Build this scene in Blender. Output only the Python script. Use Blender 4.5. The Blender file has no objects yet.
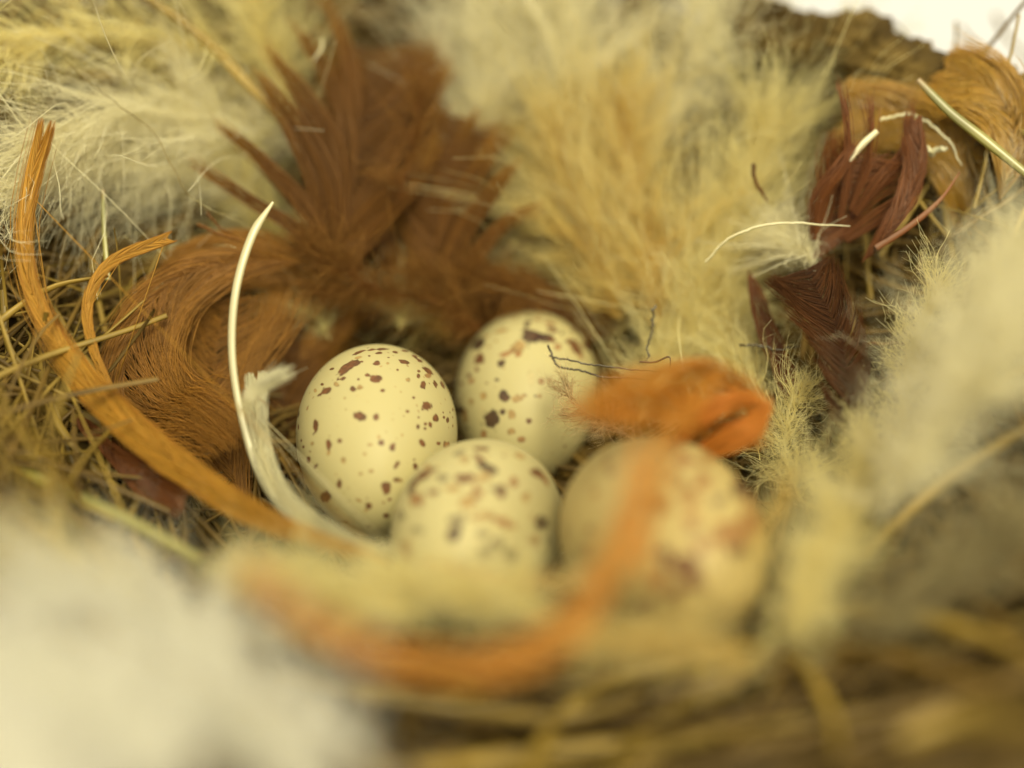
import bpy, math
import numpy as np
from mathutils import Vector

# ------------------------------------------------------------------ camera, sky, sun, exposure
S = 0.01                                   # everything below is authored in centimetres
scene = bpy.context.scene
PITCH = math.radians(30)
LENS = 40.0
F = 1024 * LENS / 36.0
C = np.array([0, -8.0, 6.23])
FW = np.array([0, math.cos(PITCH), -math.sin(PITCH)])
UP = np.array([0, math.sin(PITCH), math.cos(PITCH)])
RT = np.array([1.0, 0, 0])
cam_data = bpy.data.cameras.new('camera')
cam = bpy.data.objects.new('camera', cam_data)
scene.collection.objects.link(cam)
cam.location = Vector(C * S)
cam.rotation_euler = (math.pi / 2 - PITCH, 0, 0)
cam_data.lens = LENS
cam_data.sensor_width = 36
cam_data.clip_start = 0.001
cam_data.clip_end = 100
cam_data.dof.use_dof = True
cam_data.dof.focus_distance = 9.8 * S
APERTURE_CM = 0.66
cam_data.dof.aperture_fstop = LENS / (APERTURE_CM * 10)
scene.camera = cam

SUN_EL, SUN_AZ = math.radians(58), math.radians(160)
world = bpy.data.worlds.new('World')
scene.world = world
world.use_nodes = True
wn, wl = world.node_tree.nodes, world.node_tree.links
wn.clear()
tc = wn.new('ShaderNodeTexCoord')
sep = wn.new('ShaderNodeSeparateXYZ')
ab = wn.new('ShaderNodeMath'); ab.operation = 'ABSOLUTE'
add = wn.new('ShaderNodeMath'); add.operation = 'ADD'; add.inputs[1].default_value = 0.05
com = wn.new('ShaderNodeCombineXYZ')
sky = wn.new('ShaderNodeTexSky'); sky.sky_type = 'NISHITA'; sky.sun_disc = False
sky.sun_elevation = SUN_EL; sky.sun_rotation = SUN_AZ
sky.dust_density = 6.0; sky.air_density = 1.0; sky.ozone_density = 0.3
tint = wn.new('ShaderNodeMix'); tint.data_type = 'RGBA'; tint.blend_type = 'MULTIPLY'
tint.inputs[0].default_value = 1.0
tint.inputs[7].default_value = (1.0, 0.9, 0.5, 1)
bg = wn.new('ShaderNodeBackground'); bg.inputs[1].default_value = 0.10
wo = wn.new('ShaderNodeOutputWorld')
wl.new(tc.outputs['Generated'], sep.inputs[0])
wl.new(sep.outputs[0], com.inputs[0]); wl.new(sep.outputs[1], com.inputs[1])
wl.new(sep.outputs[2], ab.inputs[0]); wl.new(ab.outputs[0], add.inputs[0]); wl.new(add.outputs[0], com.inputs[2])
wl.new(com.outputs[0], sky.inputs[0])
wl.new(sky.outputs[0], tint.inputs[6]); # thick bright cloud over most of the sky
cloud = wn.new('ShaderNodeMix'); cloud.data_type = 'RGBA'
cloud.inputs[0].default_value = 0.8
cloud.inputs[7].default_value = (10.9, 10.0, 7.7, 1)
wl.new(tint.outputs[2], cloud.inputs[6]); wl.new(cloud.outputs[2], bg.inputs[0]); wl.new(bg.outputs[0], wo.inputs[0])

sun_data = bpy.data.lights.new('sun', 'SUN')
sun_data.energy = 2.3
sun_data.angle = math.radians(28)
sun_data.color = (1.0, 0.925, 0.60)
sun = bpy.data.objects.new('sun', sun_data)
scene.collection.objects.link(sun)
sdir = Vector((math.sin(SUN_AZ) * math.cos(SUN_EL), math.cos(SUN_AZ) * math.cos(SUN_EL), math.sin(SUN_EL)))
sun.rotation_euler = (-sdir).to_track_quat('-Z', 'Y').to_euler()
sun.location = sdir * 0.5

scene.view_settings.view_transform = 'Standard'
scene.view_settings.look = 'None'
scene.view_settings.exposure = 0.28
scene.view_settings.gamma = 1
scene.render.engine = 'CYCLES'
scene.cycles.use_denoising = True
scene.cycles.max_bounces = 26
scene.cycles.diffuse_bounces = 24
scene.cycles.transmission_bounces = 24
scene.cycles.glossy_bounces = 2

rng = np.random.default_rng(11)

# ------------------------------------------------------------------ geometry helpers
def P(px, py, d):
    return C + FW * d + RT * ((px - 512) / F * d) + UP * ((384 - py) / F * d)

def unit(v):
    return v / np.maximum(np.linalg.norm(v, axis=-1, keepdims=True), 1e-9)

AZ = np.radians([0, 45, 90, 135, 180, 225, 270, 315, 360])
RR = [5.4, 5.4, 5.3, 5.8, 6.2, 5.4, 4.6, 4.9, 5.4]
HH = [2.85, 3.3, 3.9, 4.0, 2.9, 2.4, 1.35, 1.8, 2.85]
def cup(x, y):
    """height of the inside of the nest cup over (x, y)"""
    r = np.hypot(x, y); a = np.mod(np.arctan2(y, x), 2 * np.pi)
    R = np.interp(a, AZ, RR); H = np.interp(a, AZ, HH)
    u = r / R
    return np.where(u < 1, H * np.clip(u, 0, 1) ** 2.1, H - H * np.clip((u - 1) / .35, 0, 3) ** 2 * .5)

DD = np.arange(2, 18, .02)
def hit(px, py, lift=0.0):
    """distance at which the line of sight through a photo point meets the cup"""
    p = C + np.outer(DD, FW + RT * ((px - 512) / F) + UP * ((384 - py) / F))
    k = np.nonzero(p[:, 2] < cup(p[:, 0], p[:, 1]) + lift)[0]
    return DD[k[0]] if len(k) else 13.0

def smooth(pts, n):
    """Catmull-Rom through pts, n samples"""
    p = np.asarray(pts, float)
    q = np.vstack([2 * p[0] - p[1], p, 2 * p[-1] - p[-2]])
    seg = np.linalg.norm(np.diff(p, axis=0), axis=1)
    cum = np.concatenate([[0], np.cumsum(seg)]) / seg.sum()
    t = np.linspace(0, 1, n)
    i = np.clip(np.searchsorted(cum, t, 'right') - 1, 0, len(seg) - 1)
    u = ((t - cum[i]) / (cum[i + 1] - cum[i]))[:, None]
    a, b, c, d = q[i], q[i + 1], q[i + 2], q[i + 3]
    return .5 * ((2 * b) + (-a + c) * u + (2 * a - 5 * b + 4 * c - d) * u ** 2 + (-a + 3 * b - 3 * c + d) * u ** 3)

class MB:
    """collects numpy geometry of ONE object"""
    def __init__(self): self.v = []; self.f = []; self.r = []; self.t = []; self.n = 0
    def add(self, v, f, r, t):
        self.v.append(v); self.f.append(f + self.n); self.r.append(r); self.t.append(t); self.n += len(v)
    def tubes(self, paths, rad, sides=3, flat=1.0, wdir=None, cap=False):
        """paths [n,k,3], rad [n,k]; sides-gon section, squashed by flat across wdir"""
        n, k, _ = paths.shape
        T = unit(np.gradient(paths, axis=1))
        if wdir is None: wdir = rng.normal(size=(n, 1, 3)) * np.ones((1, k, 1))
        else: wdir = np.broadcast_to(wdir, (n, k, 3))
        A = wdir - (wdir * T).sum(-1, keepdims=True) * T
        A = unit(A); B = np.cross(T, A)
        ang = np.arange(sides) / sides * 2 * np.pi
        if sides == 2: ring = paths[:, :, None] + A[:, :, None] * (rad[:, :, None, None] * np.array([1, -1])[None, None, :, None])
        else:
            ca = np.cos(ang)[None, None, :, None]; sa = np.sin(ang)[None, None, :, None]
            ring = paths[:, :, None] + rad[:, :, None, None] * (A[:, :, None] * ca + B[:, :, None] * sa * flat)
        v = ring.reshape(-1, 3)
        base = (np.arange(n) * k * sides)[:, None, None] + (np.arange(k - 1) * sides)[None, :, None]
        if sides == 2:
            s = np.zeros(1, int)[None, None]; s2 = s + 1
        else:
            s = np.arange(sides)[None, None]; s2 = (s + 1) % sides
        f = np.stack([base + s, base + s2, base + sides + s2, base + sides + s], -1).reshape(-1, 4)
        rr = np.repeat(rng.random(n), k * sides)
        tt = np.tile(np.repeat(np.linspace(0, 1, k), sides), n)
        self.add(v, f, rr, tt)
    def build(self, name, mat, parent=None, origin=None):
        v = np.vstack(self.v); f = np.vstack(self.f)
        if origin is None:
            origin = v.mean(0) if parent is None else np.array(parent['_o'])
        me = bpy.data.meshes.new(name)
        me.vertices.add(len(v)); me.vertices.foreach_set('co', ((v - origin) * S).astype(np.float32).ravel())
        me.loops.add(f.size); me.loops.foreach_set('vertex_index', f.astype(np.int32).ravel())
        me.polygons.add(len(f)); me.polygons.foreach_set('loop_start', np.arange(0, f.size, 4, dtype=np.int32))
        me.polygons.foreach_set('use_smooth', np.ones(len(f), bool))
        a = me.attributes.new('rnd', 'FLOAT', 'POINT'); a.data.foreach_set('value', np.concatenate(self.r).astype(np.float32))
        a = me.attributes.new('along', 'FLOAT', 'POINT'); a.data.foreach_set('value', np.concatenate(self.t).astype(np.float32))
        me.update(calc_edges=True)
        me.materials.append(mat)
        o = bpy.data.objects.new(name, me)
        scene.collection.objects.link(o)
        if parent is None: o.location = Vector(origin * S)
        else: o.parent = parent
        return o

def tag(o, label, cat, group=None, kind=None):
    o['label'] = label; o['category'] = cat
    if group: o['group'] = group
    if kind: o['kind'] = kind
    return o

def empty(name, loc, label, cat, group=None):
    o = bpy.data.objects.new(name, None); scene.collection.objects.link(o)
    o.empty_display_size = 0.005
    o.location = Vector(np.asarray(loc) * S); o['_o'] = list(map(float, loc))
    return tag(o, label, cat, group)

def barbs(base, dirs, L, bend, k=10, wob=.04, freq=1.5):
    """curved strands: base [n,3], unit dirs [n,3], lengths [n], bend [n,3] (in units of L)"""
    n = len(base)
    t = np.linspace(0, 1, k)[None, :, None]
    L = L[:, None, None]
    p = base[:, None] + dirs[:, None] * L * t + bend[:, None] * L * t ** 2
    if wob:
        for m in range(2):
            e = rng.normal(size=(n, 1, 3)); f = freq * (1 + m) * rng.uniform(.6, 1.4, (n, 1, 1)); ph = rng.uniform(0, 6.28, (n, 1, 1))
            p = p + e * wob * L / (1 + m) * (np.sin(6.28 * f * t + ph) - np.sin(ph)) * t ** .7
    return p

# ------------------------------------------------------------------ materials
def mat_strand(name, stops, transl=.4, gloss=.06, var=.35, rough=.5, noise=0):
    """strand material: colour ramp along the strand, brightness varied per strand"""
    m = bpy.data.materials.new(name); m.use_nodes = True
    n, l = m.node_tree.nodes, m.node_tree.links; n.clear()
    out = n.new('ShaderNodeOutputMaterial')
    at = n.new('ShaderNodeAttribute'); at.attribute_name = 'along'
    ar = n.new('ShaderNodeAttribute'); ar.attribute_name = 'rnd'
    ramp = n.new('ShaderNodeValToRGB')
    els = ramp.color_ramp.elements
    while len(els) < len(stops): els.new(.5)
    for e, (p, c) in zip(els, stops): e.position = p; e.color = (*c, 1)
    l.new(at.outputs['Fac'], ramp.inputs[0])
    mr = n.new('ShaderNodeMapRange'); mr.inputs[3].default_value = 1 - var; mr.inputs[4].default_value = 1 + var * .35
    l.new(ar.outputs['Fac'], mr.inputs[0])
    vm = n.new('ShaderNodeVectorMath'); vm.operation = 'SCALE'
    l.new(ramp.outputs[0], vm.inputs[0]); l.new(mr.outputs[0], vm.inputs[3])
    col = vm.outputs[0]
    if noise:
        nt = n.new('ShaderNodeTexNoise'); nt.inputs['Scale'].default_value = noise; nt.inputs['Detail'].default_value = 5
        tcn = n.new('ShaderNodeTexCoord'); l.new(tcn.outputs['Object'], nt.inputs['Vector'])
        m2 = n.new('ShaderNodeMapRange'); m2.inputs[1].default_value = .3; m2.inputs[2].default_value = .7
        m2.inputs[3].default_value = .55; m2.inputs[4].default_value = 1.15
        l.new(nt.outputs[0], m2.inputs[0])
        v2 = n.new('ShaderNodeVectorMath'); v2.operation = 'SCALE'
        l.new(col, v2.inputs[0]); l.new(m2.outputs[0], v2.inputs[3]); col = v2.outputs[0]
    d = n.new('ShaderNodeBsdfDiffuse'); tr = n.new('ShaderNodeBsdfTranslucent'); g = n.new('ShaderNodeBsdfGlossy')
    g.inputs['Roughness'].default_value = rough; g.inputs['Color'].default_value = (1, 1, 1, 1)
    l.new(col, d.inputs[0]); l.new(col, tr.inputs[0])
    a = n.new('ShaderNodeMixShader'); a.inputs[0].default_value = transl
    b = n.new('ShaderNodeMixShader'); b.inputs[0].default_value = gloss
    l.new(d.outputs[0], a.inputs[1]); l.new(tr.outputs[0], a.inputs[2])
    l.new(a.outputs[0], b.inputs[1]); l.new(g.outputs[0], b.inputs[2]); l.new(b.outputs[0], out.inputs[0])
    return m

def const(c): return [(0, c), (1, c)]
M = {}
M['down_white'] = mat_strand('white_down', const((.985, .95, .74)), .45, .0, .05)
M['down_bright'] = mat_strand('highlit_white_down', const((.992, .98, .90)), .45, .0, .04)  # whiter copy of the down; the mound's bright highlight is put into its colour
M['down_cream'] = mat_strand('cream_down', [(0, (.97, .885, .44)), (1, (.98, .93, .60))], .45, .0, .07)
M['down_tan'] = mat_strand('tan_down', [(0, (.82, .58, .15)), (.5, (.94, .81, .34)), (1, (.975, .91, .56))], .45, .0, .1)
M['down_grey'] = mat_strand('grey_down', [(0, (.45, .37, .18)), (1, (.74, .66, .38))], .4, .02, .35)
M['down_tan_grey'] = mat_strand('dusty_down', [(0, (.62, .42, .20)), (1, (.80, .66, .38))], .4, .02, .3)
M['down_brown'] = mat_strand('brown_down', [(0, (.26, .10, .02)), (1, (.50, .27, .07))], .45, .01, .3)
M['brown'] = mat_strand('rust_brown_feather', [(0, (.20, .080, .007)), (.7, (.26, .105, .009)), (1, (.42, .20, .018))], .35, .025, .35)
M['darkbrown'] = mat_strand('dark_red_brown_feather', [(0, (.085, .030, .007)), (1, (.14, .05, .010))], .3, .015, .4)
M['redbrown'] = mat_strand('red_brown_feather', [(0, (.25, .08, .015)), (1, (.36, .115, .018))], .4, .04, .35)
M['rust'] = mat_strand('rust_orange_feather', [(0, (.42, .19, .025)), (1, (.56, .27, .036))], .4, .03, .35)
M['orange'] = mat_strand('orange_feather', [(0, (.72, .39, .045)), (.8, (.76, .42, .05)), (1, (.60, .26, .03))], .4, .03, .22)
M['salmon'] = mat_strand('deep_orange_feather', [(0, (.82, .40, .06)), (1, (.86, .45, .08))], .45, .02, .22)
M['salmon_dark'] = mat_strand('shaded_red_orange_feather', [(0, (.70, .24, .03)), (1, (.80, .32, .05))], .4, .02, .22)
M['amber'] = mat_strand('amber_feather', [(0, (.62, .36, .03)), (1, (.74, .46, .05))], .5, .07, .2, .3)
M['ivory'] = mat_strand('ivory_quill', [(0, (.72, .65, .36)), (1, (.80, .76, .50))], .25, .1, .15, .35)
M['straw'] = mat_strand('dry_straw', [(0, (.40, .27, .05)), (.5, (.54, .37, .075)), (1, (.36, .24, .045))], .2, .03, .5, .4, 220)
M['straw_dark'] = mat_strand('old_brown_straw', [(0, (.15, .09, .02)), (1, (.24, .15, .035))], .1, .03, .5, .45, 220)
M['straw_green'] = mat_strand('green_tinged_straw', [(0, (.40, .24, .06)), (.15, (.36, .34, .07)), (1, (.42, .38, .08))], .15, .1, .2, .35, 160)
M['hair'] = mat_strand('dark_grey_hair', const((.09, .07, .04)), .1, .08, .3, .35)

def mat_mud():
    m = bpy.data.materials.new('dried_mud'); m.use_nodes = True
    n, l = m.node_tree.nodes, m.node_tree.links
    b = n['Principled BSDF']; b.inputs['Roughness'].default_value = .95
    b.inputs['Specular IOR Level'].default_value = .1
    tcn = n.new('ShaderNodeTexCoord')
    nt = n.new('ShaderNodeTexNoise'); nt.inputs['Scale'].default_value = 140; nt.inputs['Detail'].default_value = 8
    l.new(tcn.outputs['Object'], nt.inputs['Vector'])
    r = n.new('ShaderNodeValToRGB')
    r.color_ramp.elements[0].position = .3; r.color_ramp.elements[0].color = (.035, .022, .008, 1)
    r.color_ramp.elements[1].position = .7; r.color_ramp.elements[1].color = (.17, .115, .035, 1)
    l.new(nt.outputs[0], r.inputs[0]); l.new(r.outputs[0], b.inputs['Base Color'])
    bp = n.new('ShaderNodeBump'); bp.inputs['Distance'].default_value = .002; bp.inputs['Strength'].default_value = 1
    l.new(nt.outputs[0], bp.inputs['Height']); l.new(bp.outputs[0], b.inputs['Normal'])
    return m
M['mud'] = mat_mud()

def mat_egg():
    m = bpy.data.materials.new('speckled_eggshell'); m.use_nodes = True
    n, l = m.node_tree.nodes, m.node_tree.links
    b = n['Principled BSDF']; b.inputs['Roughness'].default_value = .48
    b.inputs['Specular IOR Level'].default_value = .35
    b.inputs['Subsurface Weight'].default_value = .15
    b.inputs['Subsurface Radius'].default_value = (.0015, .001, .0005)
    b.inputs['Subsurface Scale'].default_value = 1.0
    at = n.new('ShaderNodeAttribute'); at.attribute_name = 'pigment'
    l.new(at.outputs['Color'], b.inputs['Base Color'])
    tcn = n.new('ShaderNodeTexCoord')
    nt = n.new('ShaderNodeTexNoise'); nt.inputs['Scale'].default_value = 1500; nt.inputs['Detail'].default_value = 3
    l.new(tcn.outputs['Object'], nt.inputs['Vector'])
    bp = n.new('ShaderNodeBump'); bp.inputs['Distance'].default_value = .00005; bp.inputs['Strength'].default_value = .25
    l.new(nt.outputs[0], bp.inputs['Height']); l.new(bp.outputs[0], b.inputs['Normal'])
    return m
M['egg'] = mat_egg()

# cheap smooth 3-D value noise
_G = np.random.default_rng(5).random((32, 32, 32))
def vnoise(p):
    i = np.floor(p).astype(int); f = p - i; f = f * f * (3 - 2 * f); i %= 32; j = (i + 1) % 32
    def g(a, b, c): return _G[a, b, c]
    x0, y0, z0 = i.T; x1, y1, z1 = j.T; fx, fy, fz = f.T
    c00 = g(x0, y0, z0) * (1 - fx) + g(x1, y0, z0) * fx; c10 = g(x0, y1, z0) * (1 - fx) + g(x1, y1, z0) * fx
    c01 = g(x0, y0, z1) * (1 - fx) + g(x1, y0, z1) * fx; c11 = g(x0, y1, z1) * (1 - fx) + g(x1, y1, z1) * fx
    return (c00 * (1 - fy) + c10 * fy) * (1 - fz) + (c01 * (1 - fy) + c11 * fy) * fz

# ------------------------------------------------------------------ the nest cup (mud wall + woven grass)
nest = empty('bird_nest', (0, 0, -1.2), 'deep round mud and dry grass nest cup holding four speckled eggs', 'nest')
def build_mud():
    na, nr = 300, 150
    a = np.linspace(0, 2 * np.pi, na, endpoint=False)
    R = np.interp(a, AZ, RR); H = np.interp(a, AZ, HH)
    s = np.linspace(0, 1, nr)
    rows = []
    for q in s:
        if q < .55:
            u = q / .55; x = R * u; z = H * u ** 2.1 - .22
        elif q < .72:
            u = (q - .55) / .17; x = R + .75 * np.sin(u * np.pi / 2) ; z = H - .22 - .75 * (1 - np.cos(u * np.pi / 2))
        else:
            u = (q - .72) / .28; x = (R + .75) * (1 - .55 * u ** 2); z = (H - .97) * (1 - u) + (-1.2) * u
        rows.append(np.stack([x * np.cos(a), x * np.sin(a), z + 0 * a], -1))
    v = np.array(rows).reshape(-1, 3)
    rr = np.hypot(v[:, 0], v[:, 1])
    nz = vnoise(v * 1.3 + 7) * .7 + vnoise(v * 3.1 + 3) * .4 + vnoise(v * 8 + 1) * .15
    # rolled mud pellets
    cell = vnoise(v * 2.4 + 20); amp = np.clip((rr - 2.5) / 3, 0, 1)
    dirn = unit(np.stack([v[:, 0], v[:, 1], 2 + 0 * rr], -1))
    v = v + dirn * ((nz - .62) * 1.0 * amp + (np.abs(cell - .5) * .5 - .1) * amp)[:, None]
    i = np.arange(nr - 1)[:, None]; j = np.arange(na)[None]
    f = np.stack([i * na + j, (i + 1) * na + j, (i + 1) * na + (j + 1) % na, i * na + (j + 1) % na], -1).reshape(-1, 4)[:, ::-1]
    mb = MB(); mb.add(v, f, rng.random(len(v)), np.zeros(len(v)))
    return mb.build('mud_wall', M['mud'], nest)
build_mud()
def mud_lump(c, r):
    na, nz = 64, 40
    th = np.linspace(0, np.pi, nz)[:, None]; ph = np.linspace(0, 2 * np.pi, na, endpoint=False)[None]
    n = np.stack([np.sin(th) * np.cos(ph), np.sin(th) * np.sin(ph), np.cos(th) + 0 * ph], -1).reshape(-1, 3)
    v = c + n * r * (1 + .5 * (vnoise(n * 1.7 + c * 3 + 30) - .5) + .35 * (vnoise(n * 5 + c + 11) - .5))[:, None] * np.array([1.25, 1, .85])
    i = np.arange(nz - 1)[:, None]; j = np.arange(na)[None]
    f = np.stack([i * na + j, (i + 1) * na + j, (i + 1) * na + (j + 1) % na, i * na + (j + 1) % na], -1).reshape(-1, 4)
    mb = MB(); mb.add(v, f, np.zeros(len(v)), np.zeros(len(v)))
    mb.build('mud_pellet', M['mud'], nest)
for x, y, d, r in [(770, 32, 11.9, .32), (812, 44, 11.7, .34), (850, 40, 11.5, .36), (893, 66, 11.3, .36), (935, 80, 11.1, .34), (975, 95, 10.9, .32), (740, 14, 12.1, .26), (1010, 110, 10.8, .34)]:
    mud_lump(P(x, y, d), r)

def straw_paths(c, d, L, bendamp, k=12):
    n = len(c)
    base = c - d * L[:, None] * .5
    bend = rng.normal(size=(n, 3)) * bendamp; bend[:, 2] *= .4
    return barbs(base, d, L, bend, k, wob=.012, freq=.8)

def lining(n, seed, rmin, rmax, amin=0, amax=2 * np.pi):
    a = rng.uniform(amin, amax, n); R = np.interp(np.mod(a, 2 * np.pi), AZ, RR)
    u = np.sqrt(rng.uniform(rmin ** 2, rmax ** 2, n))
    x, y = R * u * np.cos(a), R * u * np.sin(a)
    z = cup(x, y) + rng.uniform(-.15, .18, n)
    tang = np.stack([-np.sin(a), np.cos(a), 0 * a], -1)
    e = .05; gx = (cup(x + e, y) - cup(x - e, y)) / (2 * e); gy = (cup(x, y + e) - cup(x, y - e)) / (2 * e)
    N = unit(np.stack([-gx, -gy, np.ones(n)], -1))
    d = tang * rng.choice([-1, 1], n)[:, None] + rng.normal(size=(n, 3)) * .55
    d = unit(d - (d * N).sum(-1, keepdims=True) * N * .92)
    return np.stack([x, y, z], -1), d, N
mb = MB()
c_, d_, N_ = lining(2600, 1, .1, 1.12)
keep_ = ~((c_[:, 1] < -2.2) & (c_[:, 0] > -1.5)) | (rng.random(len(c_)) < .06)
c_, d_, N_ = c_[keep_], d_[keep_], N_[keep_]
L_ = rng.uniform(1.2, 3.6, len(c_))
pp = straw_paths(c_, d_, L_, .08)
# keep the stems following the cup
zc = cup(pp[:, :, 0], pp[:, :, 1]); off = (c_[:, 2] - cup(c_[:, 0], c_[:, 1]))[:, None]
pp[:, :, 2] = pp[:, :, 2] * .25 + (zc + off) * .75
rad = (rng.uniform(.012, .035, len(c_))[:, None]) * np.ones((1, 12))
mb.tubes(pp, rad, 4, .6)
mb.build('woven_grass', M['straw_dark'], nest)['kind'] = 'stuff'

# ------------------------------------------------------------------ eggs
CREAM = np.array([.47, .415, .205])
PIG = {'b': (.11, .036, .012), 'd': (.045, .018, .010), 't': (.26, .145, .04), 'r': (.21, .075, .018), 'g': (.13, .10, .055), 'p': (.40, .31, .14)}
A_ = [(345,345,62,20,-32,'b'),(235,465,34,15,-35,'b'),(490,403,28,22,0,'b'),(370,457,14,16,0,'b'),(443,385,12,8,0,'b'),(287,432,13,12,0,'t'),(410,445,14,12,0,'t'),(525,465,12,8,0,'b'),(497,327,16,10,0,'b'),(635,318,26,8,10,'b'),(603,360,7,7,0,'b'),(657,408,12,9,0,'t'),(735,432,14,18,0,'b'),(710,390,10,12,0,'b'),(710,365,10,7,20,'b'),(762,365,34,13,40,'b'),(760,388,20,16,0,'r'),(795,435,9,19,-20,'b'),(833,433,9,24,-25,'b'),(747,540,26,25,0,'b'),(686,497,8,6,0,'b'),(405,593,33,24,-10,'b'),(490,597,17,20,0,'b'),(182,640,14,28,8,'b'),(653,572,9,8,0,'b'),(572,612,10,8,0,'p'),(800,603,16,18,0,'b'),(840,602,7,8,0,'b'),(860,615,8,14,0,'b'),(707,648,10,14,0,'b'),(746,633,12,10,0,'b'),(770,635,12,14,0,'b'),(742,660,9,8,0,'b'),(730,735,16,25,-30,'b'),(810,735,12,12,0,'b'),(855,740,16,16,0,'r'),(505,700,14,14,0,'t'),(517,728,20,17,0,'b'),(465,742,18,8,0,'t'),(575,752,14,20,15,'b'),(307,722,13,15,0,'b'),(248,738,13,22,0,'b'),(164,735,8,10,0,'t'),(625,690,7,8,0,'t'),(710,600,6,6,0,'b'),(420,316,8,5,0,'b'),(325,400,16,6,-20,'b'),(400,405,6,6,0,'b'),(265,352,14,7,-25,'b'),(410,265,32,6,-20,'b'),(405,293,20,7,-10,'t'),(505,272,20,6,-5,'b'),(525,250,24,7,0,'b'),(590,266,14,5,5,'b'),(555,295,6,4,0,'b'),(550,325,8,6,0,'t'),(718,310,20,8,35,'b'),(217,432,8,6,0,'b'),(180,465,8,10,0,'t'),(885,560,4,9,0,'b'),(885,600,3,9,0,'b'),(885,645,4,9,0,'b'),(95,650,3,16,0,'b'),(455,286,8,5,0,'b'),(640,262,22,5,12,'b'),(690,285,20,6,25,'b'),(470,255,20,5,-8,'b'),(252,548,7,6,0,'p'),(445,520,8,7,0,'p'),(402,490,14,8,0,'p'),(380,750,8,6,0,'p'),(870,575,4,5,0,'b'),(835,575,4,5,0,'b')]
B_ = [(147,203,12,20,0,'b'),(181,238,7,10,0,'b'),(324,208,12,15,0,'t'),(250,170,8,10,0,'t'),(120,138,7,10,0,'b'),(110,105,4,8,0,'b'),(155,162,5,6,0,'b'),(597,228,12,24,30,'b'),(543,350,24,32,0,'b'),(227,397,24,26,0,'b'),(303,335,12,20,0,'b'),(413,275,12,8,-20,'t'),(466,262,14,10,0,'t'),(405,413,18,8,15,'t'),(458,440,20,20,0,'b'),(440,462,14,10,0,'t'),(560,407,10,8,0,'b'),(612,312,10,7,0,'t'),(545,490,14,12,0,'b'),(325,521,22,8,0,'t'),(692,236,13,18,0,'b'),(687,205,6,6,0,'b'),(133,375,9,30,-15,'b'),(165,445,9,15,-20,'b'),(300,450,6,7,0,'p'),(225,355,12,6,0,'p'),(668,120,6,6,0,'p')]
C_ = [(470,185,64,38,5,'d'),(530,195,55,26,10,'d'),(575,205,20,10,30,'b'),(400,235,42,30,-50,'t'),(340,275,35,15,-15,'r'),(195,225,38,24,-50,'d'),(202,297,22,32,20,'b'),(186,353,12,14,0,'b'),(308,323,18,17,0,'d'),(322,155,36,11,-8,'t'),(240,185,22,8,-35,'t'),(448,118,22,13,-25,'d'),(458,87,14,5,0,'d'),(147,388,11,17,30,'b'),(160,413,13,22,40,'r'),(100,515,8,8,0,'b'),(290,410,9,7,0,'d'),(237,425,7,6,0,'b'),(325,493,30,28,0,'d'),(395,508,30,18,-10,'t'),(430,490,14,9,0,'t'),(222,493,18,20,30,'t'),(157,517,12,12,0,'t'),(265,605,44,38,-30,'d'),(320,575,17,18,0,'d'),(368,585,22,26,-20,'t'),(458,617,15,14,0,'b'),(365,672,20,20,-30,'t'),(222,690,18,20,20,'r'),(100,565,16,28,0,'d'),(130,600,16,36,-10,'t'),(140,655,8,10,0,'g'),(488,493,8,8,0,'d'),(510,493,14,12,0,'t'),(515,418,15,15,0,'r'),(560,415,11,14,0,'r'),(597,448,12,14,0,'t'),(575,148,32,12,25,'b'),(555,118,30,9,10,'r'),(625,170,10,7,0,'d'),(690,240,22,44,-30,'b'),(603,243,18,18,0,'r'),(755,235,10,30,-20,'b'),(682,155,10,8,0,'b'),(415,715,18,14,0,'r'),(110,430,8,12,0,'b'),(397,280,14,12,0,'r'),(250,240,9,8,0,'t'),(288,208,9,8,0,'t'),(465,400,24,68,-5,'p'),(505,358,16,14,0,'p'),(340,187,14,9,0,'p'),(500,100,30,6,0,'r'),(215,560,7,20,0,'p'),(720,290,20,12,40,'r'),(655,210,10,8,0,'b'),(330,350,6,6,0,'t')]
D_ = [(215,235,62,15,-40,'b'),(165,285,14,34,20,'d'),(183,360,30,24,30,'r'),(512,150,36,14,50,'b'),(555,195,46,16,25,'d'),(510,92,38,9,0,'b'),(320,247,22,15,0,'g'),(410,248,26,16,0,'b'),(455,245,26,14,-10,'b'),(805,220,34,14,30,'b'),(845,255,30,12,50,'r'),(683,258,16,24,0,'r'),(620,320,15,30,0,'b'),(750,350,16,20,0,'t'),(500,325,26,18,0,'r'),(450,365,34,26,0,'t'),(390,465,34,26,0,'g'),(375,542,28,26,0,'d'),(825,485,30,30,0,'d'),(630,465,26,20,0,'r'),(672,492,24,16,0,'r'),(545,440,30,16,0,'t'),(490,450,20,14,0,'t'),(190,515,34,18,0,'g'),(135,625,24,46,-10,'r'),(600,575,24,24,0,'g'),(520,535,30,20,0,'g'),(670,640,30,24,0,'g'),(790,560,30,26,0,'r'),(270,320,20,14,0,'b'),(715,130,28,10,15,'t'),(430,150,20,10,0,'t'),(350,300,30,10,0,'t'),(595,300,20,14,0,'g'),(105,440,16,24,0,'g'),(240,185,16,12,0,'t'),(640,120,20,14,0,'p'),(540,625,30,30,0,'g'),(380,300,30,12,0,'t')]
E_ = [(535,515,36,24,0,'r'),(615,600,40,40,0,'t'),(510,435,42,18,0,'r'),(668,688,26,20,0,'g'),(775,625,28,40,-20,'d'),(810,685,18,40,-30,'r'),(150,665,16,18,0,'t'),(500,600,40,30,0,'t'),(420,690,44,34,0,'t'),(640,500,40,30,0,'t'),(560,690,40,30,0,'r'),(200,540,18,22,0,'t')]
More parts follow.
